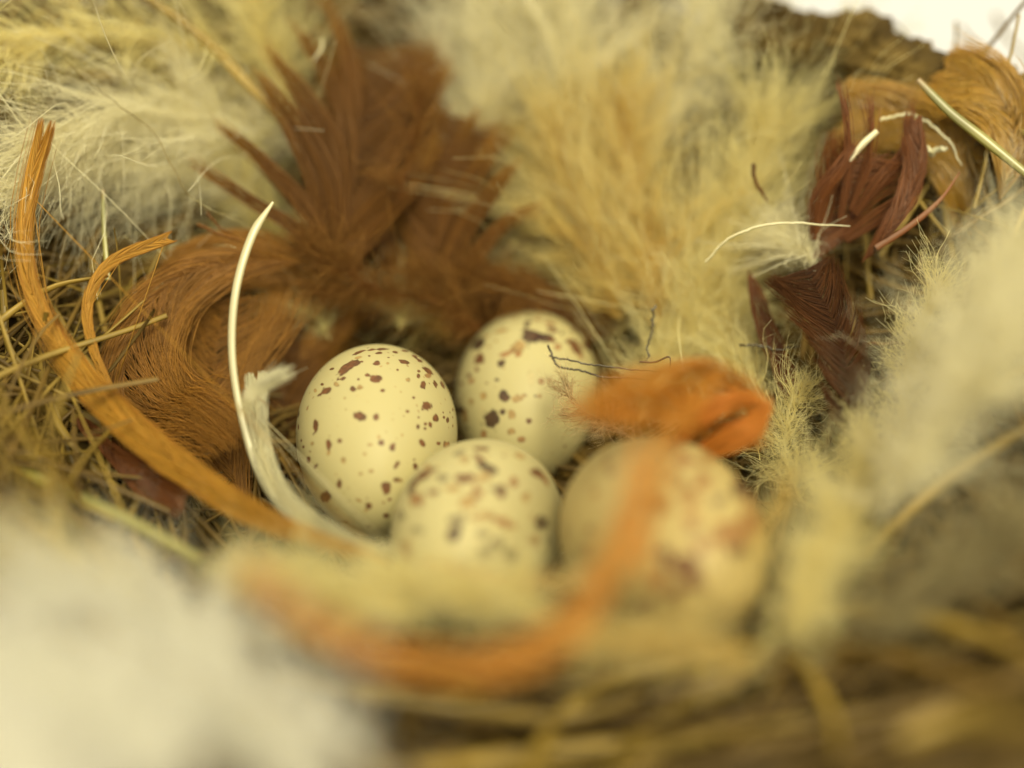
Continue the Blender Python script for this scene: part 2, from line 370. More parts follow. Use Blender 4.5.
F_ = [(760,430,38,30,20,'d'),(560,300,34,36,0,'r'),(570,340,24,20,0,'g'),(860,290,18,66,-10,'r'),(540,490,66,44,0,'b'),(565,575,46,28,0,'b'),(450,440,34,26,0,'b'),(430,560,34,44,0,'r'),(490,620,40,30,0,'b'),(130,340,18,18,0,'r'),(410,240,60,34,0,'t'),(600,140,34,30,0,'r'),(530,180,34,34,0,'t'),(100,430,14,20,0,'t'),(350,680,60,40,0,'b')]
def conv(lst, ox, oy, sc): return [(ox + x / sc, oy + y / sc, a / sc, b / sc, g, c) for x, y, a, b, g, c in lst]
def egg(label, px, py, d, r, axis, spots, na, nz, extra, seed, mottle=0):
    """axis = (right, up, forward) direction of the blunt end seen from the photographer"""
    r_ = np.random.default_rng(seed)
    c = P(px, py, d)
    ax = unit(axis[0] * RT + axis[1] * UP + axis[2] * FW)
    e1 = unit(np.cross(ax, UP + .01 * RT)); e2 = np.cross(ax, e1)
    th = np.linspace(0, np.pi, nz); ph = np.linspace(0, 2 * np.pi, na, endpoint=False)
    a, k = 1.36 * r, .13
    ct, st = np.cos(th), np.sin(th)
    w = r * st * (1 + k * ct - .02 * ct ** 2)
    pos = c + (a * ct)[:, None, None] * ax + w[:, None, None] * (np.cos(ph)[None, :, None] * e1 + np.sin(ph)[None, :, None] * e2)
    dw = r * ct * (1 + k * ct) - r * st * k * st
    nrm = unit((w / np.maximum(st, 1e-3) * 1.0)[:, None, None] * 0 + dw[:, None, None] * ax + (a * st)[:, None, None] * (np.cos(ph)[None, :, None] * e1 + np.sin(ph)[None, :, None] * e2))
    v = pos.reshape(-1, 3); nv = nrm.reshape(-1, 3)
    col = np.tile(CREAM if mottle < 200 else CREAM * (.90, .79, .62), (len(v), 1)) * (1 + .05 * (vnoise(v * 3) - .5))[:, None]
    n1 = vnoise(v * 14 + 3) - .5; n2 = vnoise(v * 40 + 9) - .5
    wob = 1 + n1 * .75 + n2 * .55
    rel = v - C; dep = rel @ FW; sx = 512 + rel @ RT / dep * F; sy = 384 - rel @ UP / dep * F
    facing = -(nv * unit(rel)).sum(1)
    def paint(h, t1, t2, J, ra, rb, ang, pig, strength=1.0):
        q = v - h
        near = np.nonzero((np.abs(q).max(1) < max(ra, rb) * d / F * 6 + .02))[0]
        q = q[near]
        o = np.stack([q @ t1, q @ t2], -1) @ J.T
        g = math.radians(ang); cg, sg = math.cos(g), math.sin(g)
        u = (o[:, 0] * cg + o[:, 1] * sg) / ra; w_ = (-o[:, 0] * sg + o[:, 1] * cg) / rb
        rr = np.sqrt(u * u + w_ * w_) * wob[near]
        hn = nv[np.argmin(((v - h) ** 2).sum(1))]
        ok = (nv[near] @ hn) > .2
        soft = .22 if pig != 'p' else .5
        al = np.clip((1.06 - rr) / soft, 0, 1) * ok * (.94 if pig in 'bd' else .75 if pig != 'p' else .35) * strength
        pc = np.array(PIG[pig])[None] * (1 + (n2[near] * .9)[:, None])
        # pigment is denser at a blotch's edge
        pc = pc * (1 + .25 * np.clip(1 - rr, 0, 1))[:, None]
        col[near] = col[near] * (1 - al[:, None]) + pc * al[:, None]
    front = facing > .03
    if mottle: spots = [(x, y, ra * (1.25 if mottle < 200 else 1.05), rb * (1.25 if mottle < 200 else 1.05), an, pg) for x, y, ra, rb, an, pg in spots]
    for (x, y, ra, rb, ang, pig) in spots:
        dd = np.where(front, (sx - x) ** 2 + (sy - y) ** 2, 1e9); i = int(np.argmin(dd))
        if dd[i] > 9: continue
        h, nn = v[i], nv[i]
        t1 = unit(np.cross(UP, nn)); t2 = np.cross(nn, t1)
        J = np.zeros((2, 2))
        for m_, t in enumerate((t1, t2)):
            q = h + t * .01 - C; z = q @ FW
            J[0, m_] = (512 + q @ RT / z * F - sx[i]) / .01; J[1, m_] = (384 - q @ UP / z * F - sy[i]) / .01
        paint(h, t1, t2, J, ra, rb, ang, pig)
    for _ in range(extra):
        i = int(r_.integers(len(v)))
        if facing[i] > .12 or r_.random() > np.sin(th[i // na]) + .0: continue
        nn = nv[i]; t1 = unit(np.cross(UP + .1 * RT, nn)); t2 = np.cross(nn, t1)
        s = r_.choice([1.2, 2, 3.2, 5], p=[.4, .3, .2, .1])
        paint(v[i], t1, t2, np.eye(2) * F / d, s * r_.uniform(.7, 1.3), s, r_.uniform(0, 180), r_.choice(list('bbdtr')))
    # soft mottling under the shell surface on some eggs
    for _ in range(mottle):
        i = int(r_.integers(len(v)))
        if r_.random() > np.sin(th[i // na]): continue
        nn = nv[i]; t1 = unit(np.cross(UP + .1 * RT, nn)); t2 = np.cross(nn, t1)
        s = r_.uniform(1.5, 6)
        paint(v[i], t1, t2, np.eye(2) * F / d, s * r_.uniform(.6, 1.6), s, r_.uniform(0, 180), r_.choice(list('ttrpg')), r_.uniform(.4, .9))
    # small crisp specks, crowding towards the blunt end
    for _ in range(0 if mottle else 130):
        i = int(r_.integers(len(v)))
        if r_.random() > np.sin(th[i // na]) * (.45 + .55 * np.cos(th[i // na] * .5) ** 4): continue
        nn = nv[i]; t1 = unit(np.cross(UP + .1 * RT, nn)); t2 = np.cross(nn, t1)
        s = r_.choice([.9, 1.3, 1.9], p=[.5, .35, .15])
        paint(v[i], t1, t2, np.eye(2) * F / d, s * r_.uniform(.8, 1.5), s, r_.uniform(0, 180), r_.choice(list('bbrt')), .9)
    # faint fine peppering everywhere
    for _ in range(420):
        i = int(r_.integers(len(v)))
        if r_.random() > np.sin(th[i // na]): continue
        nn = nv[i]; t1 = unit(np.cross(UP + .1 * RT, nn)); t2 = np.cross(nn, t1)
        s = r_.uniform(.45, 1.2)
        paint(v[i], t1, t2, np.eye(2) * F / d, s, s, 0, r_.choice(list('tpr')), .7)
    i = np.arange(nz - 1)[:, None]; j = np.arange(na)[None]
    f = np.stack([i * na + j, (i + 1) * na + j, (i + 1) * na + (j + 1) % na, i * na + (j + 1) % na], -1).reshape(-1, 4)
    mb = MB(); mb.add(v, f, np.zeros(len(v)), np.zeros(len(v)))
    o = mb.build('egg', M['egg'])
    at = o.data.color_attributes.new('pigment', 'FLOAT_COLOR', 'POINT')
    at.data.foreach_set('color', np.concatenate([np.clip(col, 0, 1), np.ones((len(v), 1))], 1).astype(np.float32).ravel())
    return tag(o, label, 'egg', 'speckled eggs in the nest cup')
egg('cream egg with small sharp scattered red brown specks, leftmost of the four eggs', 377, 441, 10.0, .703, (-.06, .68, .73), conv(A_, 280, 300, 5.12) + conv(B_, 280, 420, 5.12), 620, 400, 90, 1)
egg('cream egg with large dark brown blotches on top, farthest of the four eggs', 526, 400, 11.1, .693, (.12, .80, .60), conv(C_, 440, 300, 5.12), 620, 400, 90, 2)
egg('soft focus egg with grey and rust smudges, in front between the leftmost and rightmost eggs', 475, 531, 9.0, .664, (.25, .30, .9), conv(D_, 380, 430, 5.12), 360, 240, 80, 3, 150)
egg('blurred egg lying under the orange feather, rightmost and nearest of the four', 665, 541, 8.3, .708, (-.3, .25, .9), conv(E_, 560, 340, 4.267) + conv(F_, 560, 450, 4.267), 360, 240, 80, 4, 260)

# ------------------------------------------------------------------ builders for feathers, down, stems
def path3(pts, n):
    return smooth([P(*p) for p in pts], n)

def vane_feather(label, pts, wpx, mat, cat='feather', nb=260, ang=38, clump=0, clumpk=.7, shaft=1.3, shaft_mat=None,
                 thick=1.2, group=None, curl=0.0, N=None, name='feather', jit=.05, k=12, taper=True, lift=.014, wjit=.30, bendt=.35):
    """pts: [(px,py,d)] quill to tip; wpx: [(t, left px, right px)]"""
    nb = int(nb * 1.35); thick *= .62
    path = path3(pts, 160)
    dm = np.mean([p[2] for p in pts])
    root = empty(name, path[0], label, cat, group)
    T = unit(np.gradient(path, axis=0))
    Nn = -FW if N is None else unit(np.asarray(N, float)[0] * RT + N[1] * UP - N[2] * FW)
    Sd = unit(np.cross(np.tile(Nn, (160, 1)), T)); Nv = np.cross(T, Sd)
    mb = MB()
    tt = np.linspace(0, 1, 160)
    rad = (shaft * dm / F * .5) * (1 - .8 * tt)
    mb.tubes(path[None], rad[None], 6)
    mb.build('shaft', shaft_mat or mat, root)
    wt = [w[0] for w in wpx]
    mb = MB()
    for side in (1, -1):
        t = np.sort(rng.uniform(wt[0], wt[-1] if taper else 1, nb))
        W = np.interp(t, wt, [w[1] if side > 0 else w[2] for w in wpx]) * dm / F
        keep = W > .01; t = t[keep]; W = W[keep]
        n = len(t)
        if not n: continue
        idx = np.clip((t * 159), 0, 159)
        i0 = idx.astype(int)
        b = path[i0]; Ti = T[i0]; Si = Sd[i0] * side; Ni = Nv[i0]
        a = np.radians(ang * (1 - .45 * t) + rng.normal(0, 2.5, n))[:, None]
        plen = np.linalg.norm(np.diff(path, axis=0), axis=1).sum()
        W = W * (1 + rng.normal(0, wjit * .5, n))
        u = np.linspace(0, 1, k)[None, :]
        ts = t[:, None] + np.minimum(W / np.tan(a[:, 0]) / plen, 1.015 - t + rng.uniform(0, .02, n))[:, None] * (u * (1 - bendt * .3) + bendt * .3 * u ** 2)
        over = np.clip(ts - 1, 0, None)
        fi = np.clip(ts, 0, 1) * 158.999; fl = fi.astype(int); fr = (fi - fl)[..., None]
        Pp = path[fl] * (1 - fr) + path[fl + 1] * fr + T[fl] * (over * plen)[..., None]
        Sx = (Sd[fl] * (1 - fr) + Sd[fl + 1] * fr) * side; Nx = Nv[fl]
        prof = (1 - (1 - u) ** 1.5)[..., None]
        p = Pp + Sx * W[:, None, None] * prof + Nx * (curl * W[:, None] * u ** 2)[..., None]
        e = rng.normal(size=(n, 3)) * jit
        p = p + e[:, None] * W[:, None, None] * (u ** 2)[..., None] * 3
        p += Ni[:, None] * (rng.uniform(-1, 1, (n, 1, 1)) * lift)
        if clump:
            g = (np.floor(t * clump + rng.uniform(0, 1)) + .5) / clump
            g = np.clip(g, 0, 1)
            gi = np.clip(g * 159, 0, 159).astype(int)
            # the barbs of one clump meet at a common tip
            ug, inv = np.unique(gi, return_inverse=True)
            tips = np.array([p[inv == q, -1].mean(0) for q in range(len(ug))])
            tips += rng.normal(size=tips.shape) * .03
            u = np.linspace(0, 1, k)[None, :, None]
            p = p + (tips[inv][:, None] - p[:, -1:]) * clumpk * u ** 1.6
        r = (thick * dm / F * .5) * (1 - .75 * np.linspace(0, 1, k) ** 2)[None] * rng.uniform(.7, 1.2, (n, 1))
        tilt = Si * .2 + Ti * 1.0 + Ni * rng.normal(0, .25, (n, 1))
        mb.tubes(p, r, 3, .35, tilt[:, None])
    mb.build('vane', mat, root)
    return root

def fingers(root, mat, strips, per=26, thick=1.3, name='vane', lift=.02):
    """pointed bundles of barbs, one mesh: strips = [(pts, half width px)]"""
    mb = MB(); k = 22
    for pts, hw in strips:
        path = path3(pts, k); dm = np.mean([q[2] for q in pts])
        T = unit(np.gradient(path, axis=0)); Sd = unit(np.cross(-FW[None], T))
        n = int(per * max(1, hw / 6))
        off = rng.uniform(-1, 1, n); u = np.linspace(0, 1, k)
        prof = np.minimum(1, .45 + u * 1.6) * (1 - u ** 2.2)
        e0 = rng.uniform(0, .12, n)
        p = path[None] + Sd[None] * (off[:, None] * prof[None] * hw * dm / F)[..., None]
        # individual barbs stray a little and end at different lengths
        kk = (np.linspace(0, 1, k)[None] * (1 - e0[:, None] * 1.5)) * (k - 1)
        i0 = np.minimum(kk.astype(int), k - 2); fr = (kk - i0)[..., None]
        p = np.take_along_axis(p, i0[..., None], 1) * (1 - fr) + np.take_along_axis(p, i0[..., None] + 1, 1) * fr
        p += -FW * rng.uniform(-lift, lift, (n, 1, 1)) + rng.normal(size=(n, 1, 3)) * .035 * (u ** 2)[None, :, None]
        r = (thick * dm / F * .5) * (1 - .7 * u ** 2)[None] * rng.uniform(.7, 1.2, (n, 1))
        mb.tubes(p, r, 3, .4, np.tile(Sd[None], (n, 1, 1)))
    return mb.build(name, mat, root)

def down(label, pts, lpx, mat, nb=900, spread=1.0, flow=(0, 0, 0), thick=.8, group=None, bar=6, curl=.35, name='down_feather', wob=.10,
         tip=.6, k=9, shaft=1.0, barlen=.11, strays=3):
    """loose downy plume: pts quill to tip, lpx barb length in photo pixels"""
    path = path3(pts, 80)
    dm = np.mean([p[2] for p in pts])
    root = empty(name, path[0], label, 'down feather', group)
    T = unit(np.gradient(path, axis=0))
    mb = MB(); mb.tubes(path[None], ((shaft * dm / F * .5) * (1 - .8 * np.linspace(0, 1, 80)))[None], 5)
    mb.build('shaft', mat, root)
    n = int(nb * 1.35)
    t = rng.random(n) ** .9
    i0 = (t * 79).astype(int)
    b = path[i0]; Ti = T[i0]
    Nn = -FW
    Si = unit(np.cross(Nn, Ti)); Ni = np.cross(Ti, Si)
    phi = rng.uniform(0, 2 * np.pi, n); side = np.cos(phi)[:, None] * Si + .55 * np.sin(phi)[:, None] * Ni
    a = np.radians(rng.uniform(20, 85, n))[:, None]
    dirs = unit(np.cos(a) * Ti + np.sin(a) * side * spread)
    fl = flow[0] * RT + flow[1] * UP - flow[2] * FW
    L = lpx * dm / F * rng.uniform(.45, 1.15, n) * (1 - .35 * t)
    bend = Ti * curl * .5 + fl + rng.normal(size=(n, 3)) * curl * .75
    p = barbs(b, dirs, L, bend, k, wob=wob, freq=1.0)
    # most barbs cling together in soft locks
    nl = max(6, n // 16); lead = rng.integers(0, nl, n); cl = rng.random(n) < .62
    u = np.linspace(0, 1, k)[None, :, None]
    loose = rng.normal(size=(n, 1, 3)) * .085 * u ** 1.5 + rng.normal(size=(n, 1, 3)) * .025 * u
    fol = p[lead] + loose + (b - b[lead])[:, None] * (1 - u) ** 1.5 * .15
    # followers leave the lock at different lengths
    fol = fol[:, :1] + (fol - fol[:, :1]) * rng.uniform(.6, 1.12, (n, 1, 1))
    p = np.where(cl[:, None, None], fol, p)
    r = (thick * dm / F * .5) * (1 - .6 * np.linspace(0, 1, k))[None] * rng.uniform(.5, 1.2, (n, 1))
    mb = MB(); mb.tubes(p, r, 3)
    ns = strays if dm > 8.8 else 0
    if ns:      # long single strands escaping from the plume
        ii = rng.integers(0, 80, ns)
        sd = unit(T[ii] * rng.uniform(0, 1, (ns, 1)) + Si[rng.integers(0, n, ns)] * rng.uniform(-1, 1, (ns, 1)) - FW * rng.uniform(0, .5, (ns, 1)))
        q = barbs(path[ii], sd, lpx * dm / F * rng.uniform(.5, 1.05, ns), fl * 1.3 + rng.normal(size=(ns, 3)) * .75, 16, wob=.05, freq=.7)
        mb.tubes(q, (1.3 * dm / F * .5) * np.ones((ns, 1)) * np.linspace(1, .4, 16)[None], 3)
    if bar:
        m = n * bar
        bi = rng.integers(0, n, m); ti = rng.uniform(.12, .98, m) * (k - 1)
        j = np.minimum(ti.astype(int), k - 2); fr = (ti - j)[:, None]
        bb = p[bi, j] * (1 - fr) + p[bi, j + 1] * fr
        tg = unit(p[bi, j + 1] - p[bi, j])
        dr = unit(tg * .7 + rng.normal(size=(m, 3)) * .6)
        q = barbs(bb, dr, barlen * rng.uniform(.4, 1.3, m), rng.normal(size=(m, 3)) * .25, 4, wob=0)
        mb.tubes(q, (thick * .34 * dm / F * .5) * np.ones((m, 1)) * np.array([[1, .9, .7, .3]]), 3)
    mb.build('barbs', mat, root)
    return root

def ribbon(name, label, cat, pts, wpx, mat, group=None, flat=.25, sides=8, n=90, curlface=None, noise=0.0, origin0=True):
    """single stem / quill: tube of varying half width"""
    path = path3(pts, n)
    if noise: 
        e = np.cumsum(rng.normal(size=(n, 3)), 0); e -= np.linspace(0, 1, n)[:, None] * e[-1]; path = path + e * noise
    dm = np.mean([p[2] for p in pts])
    t = np.linspace(0, 1, n)
    w = np.interp(t, [a[0] for a in wpx], [a[1] for a in wpx]) * dm / F * .5
    mb = MB()
    wd = np.cross(FW, unit(np.gradient(path, axis=0))) if curlface is None else np.tile(curlface[0] * RT + curlface[1] * UP - curlface[2] * FW, (n, 1))
    mb.tubes(path[None], w[None], sides, flat, wd[None])
    o = mb.build(name, mat)
    return tag(o, label, cat, group)

def stem_object(p, r, mat, name, label, cat, group, sides=6, flat=.55):
    mb = MB(); n = p.shape[0]
    t = np.linspace(0, 1, n)
    rad = r * (1 - .25 * t) * (1 + .05 * np.sin(t * 40))
    for q in rng.uniform(.15, .85, 1): rad *= 1 + .35 * np.exp(-((t - q) / .012) ** 2)
    mb.tubes(p[None], rad[None], sides, flat)
    return tag(mb.build(name, mat), label, cat, group)

def scatter_stems(count, region, lift, Lr, rr, mats, label, group, depth=None, name='straw', bendamp=.06, aim=None, n=18, tiltn=.10, keepout=(235, 800, -50, 610), ymin=-999):
    made = tries = 0
    while made < count and tries < count * 6:
        tries += 1
        x = rng.uniform(region[0], region[1]); y = rng.uniform(region[2], region[3])
        lf = rng.uniform(*lift)
        c = P(x, y, hit(x, y) - lf)
        a = rng.uniform(0, np.pi) if aim is None else math.radians(rng.normal(aim[0], aim[1]))
        # direction lying along the cup wall
        e = .06; gx = (cup(c[0] + e, c[1]) - cup(c[0] - e, c[1])) / (2 * e); gy = (cup(c[0], c[1] + e) - cup(c[0], c[1] - e)) / (2 * e)
        N = unit(np.array([-gx, -gy, 1.0]))
        d = math.cos(a) * RT + math.sin(a) * UP
        d = unit(d - (d @ N) * N + N * rng.normal(0, tiltn))
        L = rng.uniform(*Lr)
        p = straw_paths(c[None], d[None], np.array([L]), bendamp, n)[0]
        p[:, 2] = np.maximum(p[:, 2], cup(p[:, 0], p[:, 1]) - .12)
        q = p - C; z = q @ FW; qx = 512 + q @ RT / z * F; qy = 384 - q @ UP / z * F
        if qy.min() < ymin: continue
        if keepout is not None and np.any((qx > keepout[0]) & (qx < keepout[1]) & (qy > keepout[2]) & (qy < keepout[3])): continue
        stem_object(p, rng.uniform(*rr), M[mats[int(rng.integers(len(mats)))]], name, label, 'straw', group); made += 1

# ------------------------------------------------------------------ straw
scatter_stems(190, (-60, 320, 190, 600), (.0, .34), (2.0, 5.5), (.010, .040), ['straw', 'straw', 'straw_dark'],
              'dry grass stem tangled in the left wall of the nest', 'dry grass stems tangled in the left nest wall', bendamp=.26, ymin=215, keepout=(185, 800, -50, 610))
scatter_stems(22, (-10, 120, -20, 50), (-.1, .1), (1.2, 2.0), (.02, .045), ['straw', 'straw_dark'],
              'dry grass stem behind the white down at the top left rim', 'dry grass stems at the top left rim', aim=(20, 25), bendamp=.15)
scatter_stems(34, (780, 1040, 60, 230), (.05, .4), (.8, 2.4), (.015, .035), ['straw', 'straw_dark', 'straw'],
              'thin dry grass stem in the rim at the top right', 'dry grass stems in the top right rim')
scatter_stems(20, (330, 1040, 620, 790), (-.05, .3), (1.5, 3.2), (.03, .07), ['straw', 'straw_dark', 'straw_dark', 'straw_dark'],
              'blurred dry grass stem in the near rim below the eggs', 'blurred dry grass stems in the near rim', aim=(12, 16), bendamp=.14, tiltn=.03)
ribbon('straw', 'stout green tinged straw slanting across the top right rim', 'straw', [(918, 80, 10.2), (950, 112, 10.1), (985, 140, 10.0), (1034, 180, 9.9)], [(0, 7), (.2, 9), (.6, 11), (1, 8)], M['straw_green'], flat=.6)
ribbon('straw', 'short broken straw end leaning behind the stout green tinged straw', 'straw', [(987, 68, 10.5), (973, 85, 10.5), (958, 106, 10.5)], [(0, 9), (1, 8)], M['straw'], flat=.5)
ribbon('straw', 'narrow folded straw beside the amber feather at the right edge', 'straw', [(991, 76, 10.4), (984, 95, 10.4), (978, 124, 10.4)], [(0, 7), (1, 4)], M['straw'], flat=.5)
ribbon('straw', 'thin pale straw crossing behind the dark red feather at top right', 'straw', [(893, 168, 10.6), (915, 195, 10.5), (948, 238, 10.3)], [(0, 4), (1, 4)], M['straw'], flat=.6)
ribbon('straw_chip', 'short pale straw chip standing on the dark red brown feather', 'straw', [(877, 131, 10.2), (862, 145, 10.2), (850, 161, 10.2)], [(0, 6), (.5, 7), (1, 4)], M['ivory'], flat=.4)
ribbon('straw_chip', 'small cream straw flake lying level right of the pale chip', 'straw', [(918, 148, 10.3), (932, 152, 10.3), (945, 150, 10.3)], [(0, 4), (.7, 6), (1, 5)], M['ivory'], flat=.4, noise=.006)
ribbon('straw', 'curled cream fibre arching over the amber feather at top right', 'straw', [(880, 120, 10.4), (915, 118, 10.4), (945, 135, 10.3), (962, 165, 10.3)], [(0, 3), (.5, 3), (1, 1.5)], M['ivory'], flat=.5, noise=.004)
ribbon('straw', 'long green yellow straw running below the left orange feather', 'straw', [(-20, 452, 9.0), (60, 490, 8.8), (130, 522, 8.5), (200, 560, 8.2)], [(0, 11), (.5, 14), (1, 10)], M['straw_green'], flat=.5)
ribbon('straw', 'bent pale grass blade folding down at the left edge', 'straw', [(2, 290, 9.8), (10, 350, 9.7), (48, 398, 9.6), (70, 460, 9.5), (85, 510, 9.4)], [(0, 6), (.5, 10), (1, 7)], M['straw'], flat=.35)
ribbon('straw', 'broad flat grass blade lying level under the left orange feather', 'straw', [(-10, 400, 9.8), (50, 408, 9.7), (105, 428, 9.6), (150, 445, 9.6)], [(0, 9), (.6, 18), (1, 6)], M['straw'], flat=.2)
ribbon('straw', 'upright greenish stem beside the small orange curl at left', 'straw', [(103, 190, 10.3), (104, 230, 10.2), (108, 280, 10.1)], [(0, 3), (1, 6)], M['straw_green'], flat=.5)
ribbon('straw', 'thick blurred straw arching up from the bottom edge below the eggs', 'straw', [(x_, y_, hit(x_, y_) - .3) for x_, y_, _ in [(520, 790, 5.6), (560, 720, 5.9), (620, 680, 6.2), (720, 655, 6.4)]], [(0, 22), (.5, 18), (1, 12)], M['straw'], flat=.5)
ribbon('straw', 'thick blurred straw lying level along the bottom left of the eggs', 'straw', [(x_, y_, hit(x_, y_) - .3) for x_, y_, _ in [(380, 700, 6.3), (470, 712, 6.2), (560, 718, 6.1), (640, 700, 6.2)]], [(0, 12), (.5, 16), (1, 10)], M['straw'], flat=.5)
ribbon('straw', 'blurred brown twig curving through the near rim at lower right', 'straw', [(x_, y_, hit(x_, y_) - .3) for x_, y_, _ in [(650, 700, 6.0), (720, 680, 6.0), (790, 650, 6.1), (880, 655, 6.0), (1000, 690, 5.6)]], [(0, 14), (.5, 18), (1, 14)], M['straw_dark'], flat=.6)
for q, (pts, w) in enumerate([
    ([(560, 668, 6.3), (620, 650, 6.4), (690, 620, 6.7), (740, 600, 6.9)], 12),
    ([(600, 790, 5.4), (640, 735, 5.7), (700, 700, 5.9), (740, 690, 6.0)], 18),
    ([(690, 640, 6.5), (700, 675, 6.2), (680, 710, 6.0)], 12),
    ([(740, 640, 6.4), (800, 665, 6.1), (830, 710, 5.7), (840, 760, 5.3)], 16),
    ([(780, 610, 6.5), (860, 612, 6.3), (950, 625, 6.0), (1040, 660, 5.6)], 16),
    ([(480, 690, 6.1), (430, 672, 6.3), (370, 668, 6.3)], 10),
    ([(860, 560, 6.9), (900, 520, 7.0), (960, 470, 7.1), (1040, 420, 7.1)], 12),
    ([(900, 740, 5.2), (960, 720, 5.1), (1040, 725, 4.9)], 26),
    ([(420, 780, 5.5), (480, 765, 5.5), (540, 775, 5.4)], 16)]):
    ribbon('straw', 'blurred dry grass stem in the near rim below the eggs', 'straw', [(x_, y_, hit(x_, y_) - .12 - .05 * q) for x_, y_, _ in pts], [(0, w * .8), (.5, w), (1, w * .7)], M['straw'], group='blurred dry grass stems in the near rim', flat=.5)
ribbon('straw', 'yellow straw end poking in at the right edge', 'straw', [(1000, 383, 9.2), (1015, 372, 9.1), (1040, 362, 9.0)], [(0, 8), (1, 10)], M['straw'], flat=.5)
ribbon('quill', 'pale yellow quill slanting down from the top left to the brown feather', 'quill', [(140, -8, 10.9), (200, 36, 11.0), (238, 74, 11.1), (296, 138, 11.1)], [(0, 7), (.6, 10), (1, 6)], M['straw'], flat=.5)

# ------------------------------------------------------------------ coloured feathers
bf = vane_feather('big rust brown feather with long split pointed fingers, upper middle left', [(322, 278, 10.9), (332, 235, 11.0), (350, 175, 11.2), (362, 120, 11.5), (370, 50, 12.0)],
             [(0, 20, 40), (.15, 36, 66), (.5, 44, 80), (.8, 34, 60), (1, 20, 30)], M['brown'], nb=230, ang=40, clump=7, clumpk=.5, thick=2.4, shaft=2.4, shaft_mat=M['darkbrown'], bendt=.25, curl=.1)
fingers(bf, M['brown'], [
    ([(330, 268, 10.9), (300, 232, 10.8), (250, 200, 10.7), (187, 160, 10.6)], 8),
    ([(332, 262, 10.9), (312, 215, 10.8), (262, 160, 10.7), (212, 118, 10.6)], 12),
    ([(336, 250, 10.9), (322, 180, 10.8), (290, 120, 10.8), (252, 68, 10.8)], 20),
    ([(340, 230, 10.9), (330, 150, 10.9), (300, 90, 10.9), (261, 42, 10.9)], 16),
    ([(346, 210, 11.0), (345, 130, 11.0), (325, 70, 11.1), (287, 15, 11.2)], 10),
    ([(350, 190, 11.1), (352, 110, 11.2), (345, 50, 11.3), (322, -10, 11.4)], 10),
    ([(342, 230, 11.0), (385, 170, 11.1), (420, 110, 11.3), (452, 60, 11.5)], 14),
    ([(336, 250, 11.0), (375, 215, 11.0), (410, 180, 11.0), (440, 130, 11.2)], 16)], per=34)
of = vane_feather('rust brown oval feather with split right edge, upper middle', [(438, 300, 11.2), (436, 250, 11.2), (434, 205, 11.3), (440, 160, 11.4), (455, 118, 11.6)],
             [(0, 25, 30), (.3, 34, 46), (.6, 38, 50), (.85, 30, 40), (1, 10, 10)], M['brown'], nb=240, ang=34, clump=0, thick=2.4, shaft=2.0, shaft_mat=M['darkbrown'], bendt=.4)
fingers(of, M['brown'], [
    ([(440, 285, 11.1), (460, 240, 11.1), (490, 195, 11.1), (520, 160, 11.1)], 12),
    ([(440, 300, 11.1), (470, 262, 11.0), (505, 222, 11.0), (545, 205, 11.0)], 9),
    ([(438, 250, 11.2), (455, 205, 11.2), (482, 165, 11.2), (495, 130, 11.2)], 13),
    ([(438, 230, 11.3), (445, 180, 11.3), (462, 140, 11.4), (480, 105, 11.4)], 12),
    ([(400, 300, 11.4), (385, 250, 11.3), (372, 200, 11.3), (380, 150, 11.4)], 14)], per=34)
vane_feather('dark brown feather hidden between the two rust brown feathers', [(395, 290, 11.9), (400, 230, 12.0), (405, 170, 12.1), (420, 100, 12.4)],
             [(0, 40, 50), (.4, 70, 80), (.8, 60, 60), (1, 20, 20)], M['brown'], nb=380, ang=36, clump=8, clumpk=.5, thick=3.2, shaft=2)
vane_feather('pinkish brown soft feather rising out at the top edge', [(395, 150, 12.4), (390, 90, 12.6), (380, 30, 12.8), (375, -30, 13.0)],
             [(0, 30, 60), (.4, 40, 70), (1, 30, 40)], mat_strand('faded_pink_brown', [(0, (.34, .15, .06)), (1, (.52, .32, .15))], .4, .04, .3), nb=220, ang=40, clump=9, clumpk=.4, thick=2.2)
vane_feather('brown feather lying level behind the two back eggs', [(620, 330, 11.5), (520, 305, 11.6), (420, 290, 11.6), (300, 268, 11.3)],
             [(0, 20, 20), (.3, 44, 40), (.7, 44, 34), (1, 10, 10)], M['brown'], nb=420, ang=34, clump=12, clumpk=.5, thick=2.6, shaft=2)
vane_feather('rust feather arching over the left egg back', [(300, 360, 10.9), (330, 320, 11.1), (300, 280, 11.0), (240, 262, 10.8), (180, 290, 10.6)],
             [(0, 24, 20), (.5, 26, 36), (1, 12, 20)], M['rust'], nb=320, ang=26, clump=10, clumpk=.5, thick=2.2)
vane_feather('broad rust orange feather curled in a half circle left of the eggs', [(300, 262, 10.6), (230, 262, 10.3), (165, 290, 10.1), (128, 350, 9.9), (130, 420, 9.7), (175, 480, 9.5)],
             [(0, 44, 14), (.4, 74, 24), (.8, 60, 22), (1, 20, 10)], M['rust'], nb=330, ang=13, clump=0, jit=.02, wjit=.5, thick=1.7, shaft=1.6, bendt=.1)
vane_feather('upright rust feather behind the white quill left of the eggs', [(250, 520, 9.8), (226, 450, 10.0), (214, 380, 10.2), (224, 300, 10.5)],
             [(0, 50, 34), (.4, 60, 60), (.8, 50, 60), (1, 16, 20)], M['rust'], nb=260, ang=13, clump=0, jit=.02, wjit=.5, thick=1.7, shaft=1.8)
vane_feather('brown feather in the shadow between white quill and leftmost egg', [(300, 520, 10.3), (290, 440, 10.7), (288, 360, 10.9), (320, 300, 11.2)],
             [(0, 34, 30), (.5, 40, 44), (1, 14, 20)], M['brown'], nb=360, ang=26, clump=8, clumpk=.4, thick=2.2)
